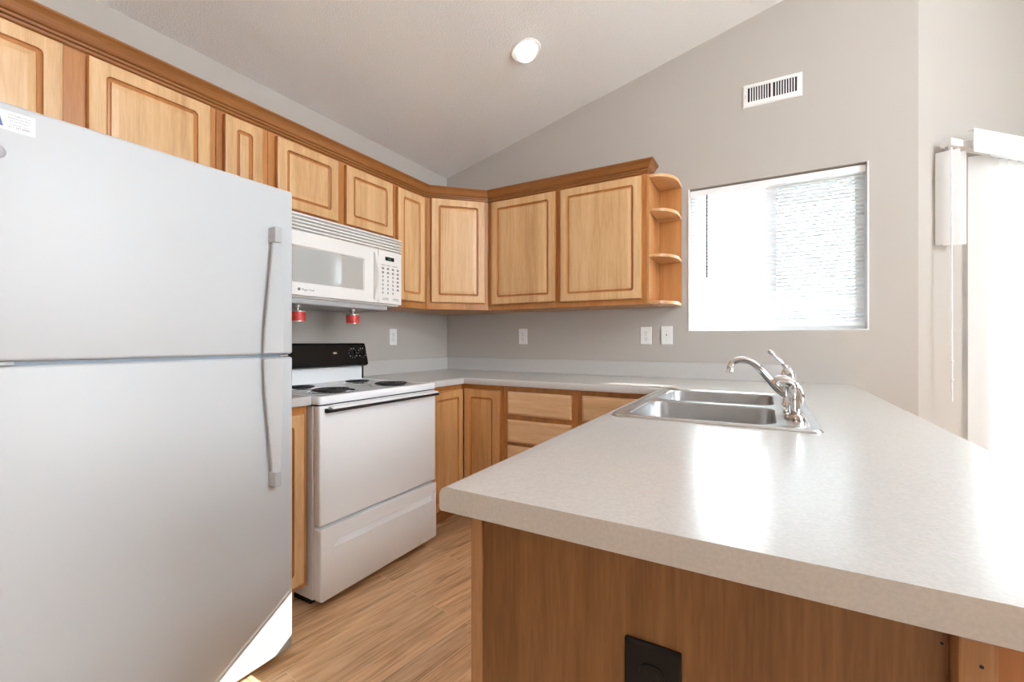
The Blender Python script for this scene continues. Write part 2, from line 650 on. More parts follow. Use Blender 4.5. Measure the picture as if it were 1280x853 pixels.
bm = B()
bay_box(bm, DS0, DS0 + 0.05, -0.10, -0.03, 0.0, DZ1, 0.002)
bay_box(bm, DS1 - 0.05, DS1, -0.10, -0.03, 0.0, DZ1, 0.002)
bay_box(bm, DS0 + 0.05, DS1 - 0.05, -0.10, -0.03, DZ1 - 0.05, DZ1, 0.002)
bay_box(bm, DS0 + 0.05, DS1 - 0.05, -0.10, -0.03, 0.0, 0.05, 0.002)
bay_box(bm, 1.14, 1.21, -0.09, -0.04, 0.05, DZ1 - 0.05, 0.002)
sd_ = tag(obj('door_1', bm, M_VINYL), 'white framed sliding glass door in the angled wall', 'door', kind='structure')
bm = B()
bay_box(bm, DS0 + 0.05, DS1 - 0.05, -0.066, -0.062, 0.05, DZ1 - 0.05)
obj('door_pane', bm, M_DGLASS, sd_)

# ------------------------------------------------------------------ outside: patio, roof overhang shaped to cut the sun
bm = B()
prism(bm, [(-3, 0.13), (2.9, 0.13), (5.05, 2.35), (9, 2.4), (9, 12), (-3, 12)], -0.15, -0.1)
struct('ground', bm, plain('pale concrete patio', (0.62, 0.61, 0.58), 0.8, var=0.06), 'pale concrete patio outside the window', 'patio')
bm = B()
prism(bm, [(1.2, 0.125), (2.95, 0.125), (3.83, 1.0), (1.2, 1.0)], 2.196, 2.26)
ov = struct('sun_overhang', bm, M_OVERHANG, 'unseen white roof overhang shaped to cut the sun above the kitchen window', 'roof overhang')  # out of view; placed and shaped to bound the sun beam from above
part_box('sun_line_strip', M_OVERHANG, ov, 1.2, 3.83, 0.99, 1.0, 2.1800, 2.1875, 0.0)  # unseen strip added to draw a thin dark line in the sun patch
# insect screen over the sliding half of the window
bm = B()
box(bm, 2.374, WX1 - 0.045, 0.112, 0.113, WZ0 + 0.045, WZ1 - 0.045)
obj('insect_screen', bm, M_SCREEN, win)

# ------------------------------------------------------------------ wall cabinets
FX = 0.305                                 # front of the face frames
XV, YV, ZV = Vector((1, 0, 0)), Vector((0, 1, 0)), Vector((0, 0, 1))


def left_cabinet(name, label, y0, y1, z0, z1, doors, front=FX, back=0.003, cat='cabinet', group=None, carc=None, toe=0.0, drawers=()):
    """cabinet on the left wall, facing +x; doors = (y0, y1, z0, z1)"""
    t = thing(name, label, cat, (front / 2, (y0 + y1) / 2, z0), group)
    bm = B()
    if toe:
        box(bm, back, front - 0.02, y0, y1, z0 + toe, z1)
        box(bm, back, front - 0.085, y0, y1, z0, z0 + toe)
    else:
        box(bm, back, front - 0.02, y0, y1, z0, z1)
    obj('carcass', bm, carc or M_CARC, t)
    part_box('face_frame', M_FRAME, t, front - 0.02, front, y0, y1, z0 + toe, z1, 0.0012)
    for a, b, c, d in doors:
        bm = B()
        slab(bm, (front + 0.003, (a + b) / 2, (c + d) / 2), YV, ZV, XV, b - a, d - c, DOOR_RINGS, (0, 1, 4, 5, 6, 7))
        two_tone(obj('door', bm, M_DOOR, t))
    return t


def back_cabinet(name, label, x0, x1, z0, z1, doors, front=FX, back=0.003, cat='cabinet', toe=0.0, drawers=(), group=None):
    """cabinet on the back wall, facing -y"""
    t = thing(name, label, cat, ((x0 + x1) / 2, -front / 2, z0), group)
    bm = B()
    if toe:
        box(bm, x0, x1, -front + 0.02, -back, z0 + toe, z1)
        box(bm, x0, x1, -front + 0.085, -back, z0, z0 + toe)
    else:
        box(bm, x0, x1, -front + 0.02, -back, z0, z1)
    obj('carcass', bm, M_CARC, t)
    part_box('face_frame', M_FRAME, t, x0, x1, -front, -front + 0.02, z0 + toe, z1, 0.0012)
    for a, b, c, d in doors:
        bm = B()
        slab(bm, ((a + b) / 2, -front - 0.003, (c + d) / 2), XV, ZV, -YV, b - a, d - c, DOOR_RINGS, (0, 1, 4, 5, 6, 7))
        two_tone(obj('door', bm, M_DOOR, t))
    for a, b, c, d in drawers:
        bm = B()
        slab(bm, ((a + b) / 2, -front - 0.003, (c + d) / 2), XV, ZV, -YV, b - a, d - c, DRAWER_RINGS, (0,))
        two_tone(obj('drawer_front', bm, M_DRAWER, t))
    return t


ZB, ZT = 1.366, 2.136
left_cabinet('wall_cabinet', 'wide two-door maple wall cabinet above the white refrigerator', -2.835, -1.947, 1.735, ZT,
             [(-2.80, -2.418, 1.765, 2.122), (-2.358, -1.977, 1.765, 2.122)])
left_cabinet('wall_cabinet', 'narrow maple wall cabinet between the fridge cabinet and the microwave cabinet', -1.945, -1.723, ZB, ZT,
             [(-1.921, -1.757, 1.40, 2.118)])
left_cabinet('wall_cabinet', 'short two-door maple wall cabinet right above the white microwave', -1.721, -0.925, 1.766, ZT,
             [(-1.689, -1.345, 1.790, 2.116), (-1.294, -0.946, 1.790, 2.116)])
left_cabinet('wall_cabinet', 'slim full-height maple wall cabinet just beside the control side of the microwave', -0.923, -0.612, ZB, ZT,
             [(-0.903, -0.651, 1.408, 2.114)])
# diagonal corner cabinet
t = thing('wall_cabinet', 'diagonal maple corner wall cabinet with one door', 'cabinet', (0.25, -0.25, ZB))
bm = B()
prism(bm, [(0.003, -0.003), (0.003, -0.610), (0.297, -0.610), (0.610, -0.297), (0.610, -0.003)], ZB, ZT)
obj('carcass', bm, M_CARC, t)
D = Vector((d45, d45, 0))
ND = Vector((d45, -d45, 0))
c0 = Vector((0.4575, -0.4575, 0))
bm = B()
vs = []
for s, o in ((-0.2155, 0.0), (0.2155, 0.0), (0.203, -0.014), (-0.203, -0.014)):
    p = c0 + D * s + ND * o
    vs.append((p.x, p.y))
prism(bm, vs, ZB, ZT, 0.001, 1)
obj('face_frame', bm, M_FRAME, t)
bm = B()
cc = Vector((0.4575, -0.4575, 1.770)) + ND * 0.001
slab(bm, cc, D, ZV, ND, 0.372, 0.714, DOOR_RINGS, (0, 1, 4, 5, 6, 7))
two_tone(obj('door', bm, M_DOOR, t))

back_cabinet('wall_cabinet', 'two-door maple wall cabinet on the gable wall, beside the open end shelves', 0.612, 1.709, ZB, ZT,
             [(0.647, 1.138, 1.403, 2.120), (1.172, 1.689, 1.398, 2.118)])

# open end shelf unit
t = thing('end_shelf', 'open maple end shelf unit with rounded shelves beside the window', 'shelf', (1.78, -0.15, ZB))
part_box('side_panel', M_CARC, t, 1.711, 1.727, -0.300, -0.003, ZB, 2.128, 0.001)
part_box('back_panel', M_CARC, t, 1.728, 1.862, -0.018, -0.003, ZB, 2.128, 0.001)
M_SHELF = wood('maple shelf', (0.46, 0.225, 0.09), (0.60, 0.33, 0.145), (0.68, 0.43, 0.22), 'x', 0.3)
for z in (ZB, 1.640, 1.905, 2.106):
    pts = [(1.728, -0.019), (1.728, -0.300)]
    R = 0.120
    for k in range(13):
        a = -PI / 2 + (PI / 2) * k / 12
        pts.append((1.864 - R + R * math.cos(a), -0.300 + 0.175 + 0.175 * math.sin(a)))
    pts.append((1.864, -0.019))
    bm = B()
    prism(bm, pts, z, z + 0.018, 0.004, 3)
    obj('shelf', bm, M_SHELF, t, smooth=True)

# crown moulding that runs over all the wall cabinets
path = [(0.305, -2.90), (0.305, -0.610), (0.610, -0.305), (1.712, -0.305), (1.712, -0.190)]
prof = [(-0.02, 2.130), (0.004, 2.130), (0.009, 2.134), (0.009, 2.140), (0.005, 2.1415), (0.005, 2.144), (0.013, 2.147), (0.013, 2.153), (0.009, 2.1545), (0.009, 2.157),
        (0.016, 2.160), (0.020, 2.166), (0.024, 2.174), (0.030, 2.184), (0.037, 2.191), (0.043, 2.195), (0.047, 2.198), (0.047, 2.204), (0.040, 2.207), (-0.02, 2.207)]
loops = []
for i, p in enumerate(path):
    ns = []
    if i > 0:
        d = Vector(path[i]) - Vector(path[i - 1])
        d.normalize()
        ns.append(Vector((d.y, -d.x)))
    if i < len(path) - 1:
        d = Vector(path[i + 1]) - Vector(path[i])
        d.normalize()
        ns.append(Vector((d.y, -d.x)))
    if len(ns) == 2:
        m = (ns[0] + ns[1]).normalized()
        m = m / m.dot(ns[0])
    else:
        m = ns[0]
    loops.append([(p[0] + m.x * o, p[1] + m.y * o, z) for o, z in prof])
bm = B()
loft(bm, loops)
tag(obj('crown_moulding', bm, M_CROWN, loc=(0.3, -1.5, 2.13)), 'stained crown moulding running along the top of the wall cabinets', 'moulding')

# ------------------------------------------------------------------ base cabinets
left_cabinet('base_cabinet', 'narrow maple base cabinet between the refrigerator and the range', -1.938, -1.737, 0.0, 0.874,
             [(-1.925, -1.762, 0.125, 0.842)], front=0.61, toe=0.1)
# corner base with two doors meeting in the inside corner
t = thing('base_cabinet', 'maple corner base cabinet whose two doors meet beside the range', 'cabinet', (0.4, -0.4, 0.0))
bm = B()
pts = [(0.003, -0.003), (0.003, -0.965), (0.59, -0.965), (0.59, -0.59), (0.918, -0.59), (0.918, -0.003)]
prism(bm, pts, 0.1, 0.874)
prism(bm, [(0.003, -0.003), (0.003, -0.965), (0.53, -0.965), (0.53, -0.53), (0.918, -0.53), (0.918, -0.003)], 0.0, 0.1)
obj('carcass', bm, M_CARC, t)
bm = B()
prism(bm, [(0.591, -0.591), (0.591, -0.965), (0.61, -0.965), (0.61, -0.61), (0.918, -0.61), (0.918, -0.591)], 0.1, 0.874)
obj('face_frame', bm, M_FRAME, t)
M_DOOR_SHADED = wood('shaded maple door', (0.41, 0.20, 0.072), (0.54, 0.285, 0.112), (0.62, 0.36, 0.165), 'z', 0.33)  # darker copy of the door maple; shade under the counter is in the colour
bm = B()
slab(bm, (0.613, -0.79425, 0.485), YV, ZV, XV, 0.3215, 0.715, DOOR_RINGS, (0, 1, 4, 5, 6, 7))
two_tone(obj('door', bm, M_DOOR_SHADED, t))
bm = B()
slab(bm, (0.769, -0.613, 0.485), XV, ZV, -YV, 0.2678, 0.715, DOOR_RINGS, (0, 1, 4, 5, 6, 7))
two_tone(obj('door', bm, M_DOOR_SHADED, t))
back_cabinet('base_cabinet', 'maple base cabinet with a stack of four drawers under the back counter', 0.920, 1.408, 0.0, 0.874, [], front=0.61, toe=0.1,
             drawers=[(0.957, 1.374, 0.702, 0.842), (0.957, 1.374, 0.536, 0.672), (0.957, 1.374, 0.370, 0.515), (0.957, 1.374, 0.125, 0.348)])
back_cabinet('base_cabinet', 'maple base cabinet with one drawer and a door behind the peninsula corner', 1.410, 1.898, 0.0, 0.874,
             [(1.435, 1.83, 0.125, 0.672)], front=0.61, toe=0.1, drawers=[(1.435, 1.83, 0.702, 0.845)])
# peninsula cabinet: hollow box of panels
t = thing('peninsula_cabinet', 'oak-panelled peninsula cabinet under the big counter with the sink', 'cabinet', (2.2, -1.4, 0.0))
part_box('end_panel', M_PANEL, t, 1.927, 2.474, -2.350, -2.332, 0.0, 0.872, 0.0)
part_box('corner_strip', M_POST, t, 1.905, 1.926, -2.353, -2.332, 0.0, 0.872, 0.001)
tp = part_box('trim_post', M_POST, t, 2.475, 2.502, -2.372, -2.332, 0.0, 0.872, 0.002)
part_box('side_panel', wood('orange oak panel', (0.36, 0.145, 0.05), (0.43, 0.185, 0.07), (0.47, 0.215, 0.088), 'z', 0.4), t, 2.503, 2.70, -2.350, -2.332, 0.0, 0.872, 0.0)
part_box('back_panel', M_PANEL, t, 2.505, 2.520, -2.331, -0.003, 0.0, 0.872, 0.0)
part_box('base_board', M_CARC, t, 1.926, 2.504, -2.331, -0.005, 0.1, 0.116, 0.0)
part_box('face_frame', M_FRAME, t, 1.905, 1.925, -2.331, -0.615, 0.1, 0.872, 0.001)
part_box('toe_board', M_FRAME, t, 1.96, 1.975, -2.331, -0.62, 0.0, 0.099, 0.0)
for a, b in ((-2.30, -1.86), (-1.80, -1.24), (-1.20, -0.68)):
    bm = B()
    slab(bm, (1.904, (a + b) / 2, 0.485), -YV, ZV, -XV, b - a, 0.715, DOOR_RINGS, (0, 1, 4, 5, 6, 7))
    two_tone(obj('door', bm, M_DOOR, t))
# two small nail holes by the post
bm = B()
lathe(bm, [(0.0016, 0), (0.0016, 0.0006)], (2.4905, -2.3722, 0.8485), (0, -1, 0), 10)
obj('nail_hole', bm, M_DARK, tp)
bm = B()
lathe(bm, [(0.0014, 0), (0.0014, 0.0006)], (2.469, -2.3502, 0.850), (0, -1, 0), 10)
obj('nail_hole', bm, M_DARK, t)

# ------------------------------------------------------------------ worktop
CT0, CT1 = 0.875, 0.914


def grid_solid(bm, xs, ys, keep, z0, z1):
    """plan grid of cells pulled into a solid"""
    V = {}

    def g(i, j, z):
        k = (i, j, z)
        if k not in V:
            V[k] = bm.verts.new((xs[i], ys[j], z))
        return V[k]
    K = {(i, j) for i in range(len(xs) - 1) for j in range(len(ys) - 1) if keep((xs[i] + xs[i + 1]) / 2, (ys[j] + ys[j + 1]) / 2)}
    for i, j in K:
        bm.faces.new([g(i, j, z1), g(i + 1, j, z1), g(i + 1, j + 1, z1), g(i, j + 1, z1)])
        bm.faces.new([g(i, j + 1, z0), g(i + 1, j + 1, z0), g(i + 1, j, z0), g(i, j, z0)])
        for di, dj, a, b in ((-1, 0, (i, j + 1), (i, j)), (1, 0, (i + 1, j), (i + 1, j + 1)), (0, -1, (i, j), (i + 1, j)), (0, 1, (i + 1, j + 1), (i, j + 1))):
            if (i + di, j + dj) not in K:
                bm.faces.new([g(*a, z0), g(*b, z0), g(*b, z1), g(*a, z1)])


PXL, PXR, PY = 1.861, 2.741, -2.379
HX0, HX1, HY0, HY1 = 1.915, 2.425, -1.568, -0.748
xs = [0.002, 0.645, PXL, HX0, HX1, PXR]
ys = [PY, HY0, -0.965, HY1, -0.645, -0.002]


def keep(x, y):
    if HX0 < x < HX1 and HY0 < y < HY1:
        return False
    return (x < 0.645 and y > -0.965) or y > -0.645 or x > PXL


bm = B()
grid_solid(bm, xs, ys, keep, CT0, CT1)
bmesh.ops.recalc_face_normals(bm, faces=bm.faces[:])
# round the front edges the way a rolled laminate edge is
def roll(e, z):
    a, b = e.verts
    if abs(a.co.z - z) > 1e-5 or abs(b.co.z - z) > 1e-5 or len(e.link_faces) != 2:
        return False
    if abs(e.link_faces[0].normal.dot(e.link_faces[1].normal)) > 0.9:
        return False
    m = (a.co + b.co) / 2
    if HX0 - 0.01 < m.x < HX1 + 0.01 and HY0 - 0.01 < m.y < HY1 + 0.01:
        return False
    return m.x > 0.01 and m.y < -0.01 and m.y > PY + 0.001 and not (m.x < 0.64 and m.y < -0.96)


bmesh.ops.bevel(bm, geom=[e for e in bm.edges if roll(e, CT1)], offset=0.014, segments=4, profile=0.5, affect='EDGES')
bmesh.ops.bevel(bm, geom=[e for e in bm.edges if roll(e, CT0)], offset=0.004, segments=2, profile=0.5, affect='EDGES')
ct = tag(obj('countertop', bm, M_LAM, loc=(1.5, -0.5, CT0), smooth=True),
         'pale mottled laminate worktop running along the gable wall and out over the peninsula', 'countertop')
bm = B()
box(bm, 0.0025, 0.0205, -0.930, -0.0025, CT1, CT1 + 0.100, 0.003)
obj('backsplash', bm, M_LAM, ct)
bm = B()
box(bm, 0.0210, 2.440, -0.0205, -0.0025, CT1, CT1 + 0.100, 0.003)
obj('backsplash', bm, M_LAM, ct)
bm = B()
box(bm, 0.002, 0.645, -1.938, -1.735, CT0, CT1, 0.006, 3)
ct2 = tag(obj('countertop', bm, M_LAM, loc=(0.3, -1.83, CT0), smooth=True), 'short piece of pale laminate worktop between the refrigerator and the range', 'countertop')
part_box('backsplash', M_LAM, ct2, 0.0025, 0.0205, -1.938, -1.735, CT1, CT1 + 0.1, 0.002)

# ------------------------------------------------------------------ sink, faucet, sprayer
SX0, SX1, SY0, SY1 = 1.893, 2.449, -1.588, -0.728
scx, scy, sw, sh = (SX0 + SX1) / 2, (SY0 + SY1) / 2, SX1 - SX0, SY1 - SY0
sink = thing('kitchen_sink', 'stainless steel double-bowl sink set in the peninsula worktop', 'sink', (scx, scy, CT1))
bowls = [(1.935, 2.345, -1.553, -1.183), (1.935, 2.345, -1.133, -0.763)]


def rr3(cx, cy, w_, h_, r, z, n=6):
    return [(cx + x, cy + y, z) for x, y in rrect(w_, h_, r, n)]


bm = B()
ZD = CT1 + 0.0045
o_loops = [rr3(scx, scy, sw, sh, 0.028, CT1 + 0.0005), rr3(scx, scy, sw - 0.002, sh - 0.002, 0.027, CT1 + 0.004), rr3(scx, scy, sw - 0.010, sh - 0.010, 0.024, CT1 + 0.0085),
           rr3(scx, scy, sw - 0.020, sh - 0.020, 0.020, CT1 + 0.0085), rr3(scx, scy, sw - 0.034, sh - 0.034, 0.016, ZD)]
L = loft(bm, o_loops, False, False)
edges = []
inner = L[-1]
edges += [bm.edges.get((inner[i], inner[(i + 1) % len(inner)])) for i in range(len(inner))]
for x0, x1, y0, y1 in bowls:
    vs = [bm.verts.new(p) for p in rr3((x0 + x1) / 2, (y0 + y1) / 2, x1 - x0, y1 - y0, 0.062, ZD)]
    edges += [bm.edges.new((vs[i], vs[(i + 1) % len(vs)])) for i in range(len(vs))]
bmesh.ops.triangle_fill(bm, use_beauty=True, use_dissolve=False, edges=edges)
obj('sink_deck', bm, M_STEEL, sink, smooth=True)
for x0, x1, y0, y1 in bowls:
    cx, cy, w_, h_ = (x0 + x1) / 2, (y0 + y1) / 2, x1 - x0, y1 - y0
    bm = B()
    loft(bm, [rr3(cx, cy, w_, h_, .062, ZD), rr3(cx, cy, w_ - .004, h_ - .004, .061, ZD - .002), rr3(cx, cy, w_ - .008, h_ - .008, .06, ZD - .008), rr3(cx, cy, w_ - .02, h_ - .02, .06, ZD - .12),
              rr3(cx, cy, w_ - .03, h_ - .03, .06, ZD - .15), rr3(cx, cy, w_ - .06, h_ - .06, .05, ZD - .170), rr3(cx, cy, w_ - .10, h_ - .10, .04, ZD - .175), rr3(cx, cy, .09, .09, .0445, ZD - .178)], False, True)
    bw = obj('bowl', bm, M_BOWL, sink, smooth=True)
    bm = B()
    lathe(bm, [(.043, 0), (.043, .003), (.036, .004), (.030, .001), (.0, .001)], (cx, cy, ZD - .1775), n=24)
    obj('strainer', bm, M_CHROME, bw, smooth=True)
bm = B()
tube(bm, [(2.4225, -1.55, ZD + .0004), (2.4225, -0.77, ZD + .0004)], 0.0012, 6)
obj('deck_bead', bm, M_STEEL, sink, smooth=True)

FXC, FYC, FZ = 2.392, -1.158, ZD + 0.0005
fa = thing('faucet', 'chrome single-lever kitchen faucet with a swan-neck spout on the sink deck', 'faucet', (FXC, FYC, FZ))
bm = B()
loft(bm, [rr3(FXC, FYC, .052, .25, .0255, FZ), rr3(FXC, FYC, .052, .25, .0255, FZ + .006), rr3(FXC, FYC, .044, .24, .0215, FZ + .011), rr3(FXC, FYC, .03, .22, .014, FZ + .013)])
obj('deck_plate', bm, M_CHROME, fa, smooth=True)
bm = B()
lathe(bm, [(.0285, .010), (.0285, .014), (.024, .020), (.0225, .030), (.0225, .072), (.0245, .078), (.0245, .084), (.022, .088)], (FXC, FYC, FZ), n=32)
obj('body', bm, M_CHROME, fa, smooth=True)
bm = B()
pts = bez([(2.386, FYC, .958), (2.352, FYC, .988), (2.318, FYC, 1.030), (2.286, FYC, 1.066), (2.252, FYC, 1.082), (2.222, FYC, 1.076), (2.208, FYC, 1.058), (2.207, FYC, 1.044)], 6)
rad = [0.0155 - 0.005 * min(1, i / 26) for i in range(len(pts))]
tube(bm, pts, rad, 16)
sp = obj('spout', bm, M_CHROME, fa, smooth=True)
bm = B()
lathe(bm, [(.0118, 0), (.0122, .004), (.0122, .013), (.011, .015)], (2.207, FYC, 1.033), n=20)
obj('aerator', bm, M_CHROME, sp, smooth=True)
bm = B()
lathe(bm, [(.0235, .0885), (.0235, .100), (.0225, .115), (.019, .128), (.013, .138), (.005, .142)], (FXC, FYC, FZ), (-0.06, 0, 1), n=32)
dm = obj('dome_cap', bm, M_CHROME, fa, smooth=True)
bm = B()
pts = bez([(2.384, FYC, 1.040), (2.376, FYC, 1.060), (2.364, FYC, 1.076), (2.346, FYC, 1.096), (2.332, FYC, 1.110), (2.326, FYC, 1.114)], 5)
tube(bm, pts, [.0105 - .004 * min(1, i / 8) + (.002 if i > 17 else 0) for i in range(len(pts))], 14)
obj('lever_handle', bm, M_CHROME, fa, smooth=True)

SPX, SPY = 2.392, -1.392
spr = thing('side_sprayer', 'chrome pull-out side sprayer standing in front of the faucet', 'sprayer', (SPX, SPY, FZ))
bm = B()
lathe(bm, [(.0265, 0), (.0270, .004), (.0265, .007), (.0235, .0135), (.0175, .016)], (SPX, SPY, FZ), n=28)
obj('base_ring', bm, plain('bronzed chrome', (0.62, 0.55, 0.49), 0.12, metal=1.0), spr, smooth=True)
bm = B()
lathe(bm, [(.0165, .0162), (.0165, .030), (.0155, .060), (.0150, .085), (.0165, .094), (.0150, .100)], (SPX, SPY, FZ), n=24)
obj('body', bm, M_CHROME, spr, smooth=True)
bm = B()
pts = bez([(2.404, SPY, .955), (2.408, SPY, .975), (2.404, SPY, 1.000), (2.390, SPY, 1.020), (2.370, SPY, 1.031), (2.352, SPY, 1.030), (2.345, SPY, 1.020)], 5)
tube(bm, pts, [.006 + .0085 * min(1, i / 14) for i in range(len(pts))], 16)
obj('spray_head', bm, M_CHROME, spr, smooth=True)

# ------------------------------------------------------------------ refrigerator
FRY0, FRY1, FRX = -2.705, -1.9425, 0.825
fr = thing('refrigerator', 'tall white top-freezer refrigerator at the end of the cabinet run', 'refrigerator', (0.4, -2.32, 0.0))
part_box('cabinet_body', M_FRIDGE, fr, 0.05, 0.745, FRY0 + 0.004, FRY1 - 0.004, 0.03, 1.682, 0.006)
part_box('base_grille', M_GREYPL, fr, 0.60, 0.755, FRY0 + 0.01, FRY1 - 0.01, 0.001, 0.029, 0.001)
part_box('door_gasket', M_GASKET, fr, 0.746, 0.806, FRY0 + 0.008, FRY1 - 0.030, 1.080, 1.112, 0.0)
fd = part_box('freezer_door', M_FRIDGE, fr, 0.752, FRX, FRY0, FRY1, 1.102, 1.691, 0.009, 4, True)
rd = part_box('fridge_door', M_FRIDGE, fr, 0.752, FRX, FRY0, FRY1, 0.034, 1.091, 0.009, 4, True)
part_box('hinge_cover', M_FRGRIP, fr, 0.807, 0.822, FRY0, FRY0 + 0.075, 1.0925, 1.1005, 0.001)
part_box('hinge_pin', M_TIN, fr, 0.807, 0.816, -1.985, -1.955, 1.0935, 1.0995, 0.001)


def handle(zs, parent):
    """zs: list of (z, y_left, y_right, x_out) from the mount end to the split end"""
    bm = B()
    loops = []
    for z, yl, yr, xo in zs:
        th = 0.012
        yl, yr, xl = yl - .004, yr - .008, xo - .4 * (yr - yl)
        pts = [(xl - th, yl), (xl - 0.003, yl), (xl, yl + 0.003), (xo, yr - 0.003), (xo - 0.003, yr), (xo - th, yr)]
        loops.append([(x, y, z) for x, y in pts])
    loft(bm, loops)
    return obj('handle', bm, M_HANDLE, parent, smooth=True)


h = handle([(1.500, -2.028, -2.004, .862), (1.46, -2.031, -2.004, .866), (1.38, -2.039, -2.003, .870), (1.28, -2.047, -2.002, .873), (1.19, -2.054, -2.001, .874), (1.108, -2.058, -2.000, .874)], fd)
part_box('handle_mount', M_FRGRIP, fd, FRX - 0.002, 0.864, -2.034, -2.009, 1.488, 1.541, 0.003, 3, True)
part_box('handle_mount', M_FRGRIP, fd, FRX - 0.002, 0.845, -2.052, -2.016, 1.106, 1.120, 0.002)
handle([(1.086, -2.058, -2.000, .874), (1.00, -2.055, -2.001, .874), (.90, -2.048, -2.002, .873), (.80, -2.040, -2.003, .870), (.72, -2.032, -2.004, .866), (.685, -2.029, -2.004, .862)], rd)
part_box('handle_mount', M_FRGRIP, rd, FRX - 0.002, 0.864, -2.034, -2.009, 0.645, 0.697, 0.003, 3, True)
part_box('handle_mount', M_FRGRIP, rd, FRX - 0.002, 0.845, -2.052, -2.016, 1.073, 1.088, 0.002)
# round badge near the hinge side
bm = B()
lathe(bm, [(.017, 0), (.017, .001), (.015, .002), (.0, .0022)], (FRX, -2.660, 1.575), (1, 0, 0), 28)
bd = obj('round_badge', bm, plain('silver badge', (0.42, 0.41, 0.44), 0.3, metal=0.5), fd, smooth=True)
# service sticker, a thing of its own stuck to the freezer door
SYL, SYR = -2.700, -2.600
st = thing('sticker', 'white service sticker with a blue corner and a phone number on the freezer door', 'sticker', (FRX + .0003, -2.65, 1.648))
part_box('paper', M_PAPER, st, FRX + .0002, FRX + .0006, -2.700, -2.597, 1.628, 1.672, 0.0)
bm = B()
x = FRX + .0009
vs = [bm.verts.new((xx, y, z)) for xx in (FRX + .0007, x) for y, z in ((-2.698, 1.635), (-2.6475, 1.635), (-2.655, 1.668), (-2.698, 1.668))]
bm.faces.new(vs[:4])
bm.faces.new(vs[4:][::-1])
for i in range(4):
    j = (i + 1) % 4
    bm.faces.new((vs[j], vs[i], vs[i + 4], vs[j + 4]))
obj('blue_print', bm, M_BLUE, st)
for k, (txt, sz) in enumerate((('Your Neighborhood', .0044), ('Appliance Specialists', .0044), ('Service Warranty', .0044), ('Customer Care', .0044), ('612.281.8989', .0062))):
    lettering('lettering', txt, sz, M_INK, st, (FRX + .0009, -2.623, 1.6630 - k * 0.0066 - (0.001 if k > 2 else 0)), (0, 1, 0), (0, 0, 1), 'CENTER', 0.0001)

# ------------------------------------------------------------------ range
RY0, RY1 = -1.729, -0.969
rg = thing('range', 'white freestanding electric range with a black control panel', 'range', (0.34, -1.35, 0.0))
bm = B()
box(bm, 0.03, 0.636, RY0 + 0.003, RY1 - 0.003, 0.035, 0.868, 0.003)
obj('body', bm, M_WHITE, rg)
bm = B()
box(bm, 0.06, 0.60, RY0 + 0.02, RY1 - 0.02, 0.001, 0.0345)
obj('leveling_base', bm, M_DARK, rg)
# cooktop with a rolled rim
bm = B()
ccx, ccy = 0.360, (RY0 + RY1) / 2
cw, ch = 0.648, RY1 - RY0
loft(bm, [rr3(ccx, ccy, cw - .006, ch - .006, .012, .876), rr3(ccx, ccy, cw, ch, .014, .880), rr3(ccx, ccy, cw, ch, .014, .904), rr3(ccx, ccy, cw - .006, ch - .006, .014, .911), rr3(ccx, ccy, cw - .018, ch - .018, .014, .9125),
          rr3(ccx, ccy, cw - .034, ch - .034, .014, .908), rr3(ccx, ccy, cw - .05, ch - .05, .014, .906)])
ck = obj('cooktop', bm, M_WHITE, rg, smooth=True)
for bx_, by_, R in ((0.528, -1.155, .100), (0.270, -1.165, .078), (0.520, -1.535, .100), (0.285, -1.535, .078)):
    bm = B()
    lathe(bm, [(R + .014, .9062), (R + .016, .909), (R + .010, .9105), (R, .907), (R * .5, .9064), (.004, .9064)], (bx_, by_, 0), n=40)
    dp = obj('drip_pan', bm, M_CHROME, rg, smooth=True)
    bm = B()
    turns = 4 if R > .09 else 3
    pts = []
    n = 110
    for k in range(n + 1):
        a = 2 * PI * turns * k / n
        r = .022 + (R - .028) * k / n
        pts.append((bx_ + r * math.cos(a), by_ + r * math.sin(a), .9165))
    tube(bm, pts, .0042, 8)
    obj('burner_coil', bm, M_COIL, dp, smooth=True)
# oven door
od = part_box('oven_door', M_WHITE, rg, 0.640, 0.682, RY0 + 0.004, RY1 - 0.002, 0.357, 0.869, 0.006, 3, True)
part_box('door_gap', M_DARK, rg, 0.637, 0.664, RY0 + 0.008, RY1 - 0.006, 0.8695, 0.8755, 0.0)
bm = B()
extrude_profile(bm, [(.684, .842), (.700, .840), (.713, .843), (.718, .849), (.716, .855), (.700, .859), (.684, .858)], 'y', RY0 + 0.026, RY1 - 0.010)
hd = obj('handle', bm, M_BLKPL, od)
bm = B()
extrude_profile(bm, [(.6845, .8595), (.7005, .8595), (.7155, .8562), (.7165, .8600), (.7005, .8660), (.6845, .8660)], 'y', RY0 + 0.045, RY1 - 0.010)
obj('handle_trim', bm, M_WHITE, hd)
# storage drawer with a swept grip recess
dr = B()
outer = rrect(ch - .006, .309, .008, 4)
RD = 0.690
cyd, czd = ccy, 0.1915
def dpt(y, z, x):
    return (x, cyd + y, czd + z)
loft(dr, [[dpt(y, z, .640) for y, z in outer], [dpt(y, z, RD - .006) for y, z in outer], [dpt(y * .994, z * .986, RD) for y, z in outer]], True, False)
top_loop = [v for v in dr.verts if abs(v.co.x - RD) < 1e-6]
edges = [e for e in dr.edges if all(abs(v.co.x - RD) < 1e-6 for v in e.verts)]
Y0r, Y1r = -.330, .350
gz1, gz0 = .092, .058
g_outer = [(Y0r, .030), (Y0r + .012, gz0 - .001), (Y0r + .040, gz1), (Y1r - .014, gz1), (Y1r + .008, gz1 + .018), (Y1r + .010, gz1 + .004), (Y1r - .012, gz0), (Y0r + .036, gz0)]
gv = [dr.verts.new(dpt(y, z, RD)) for y, z in g_outer]
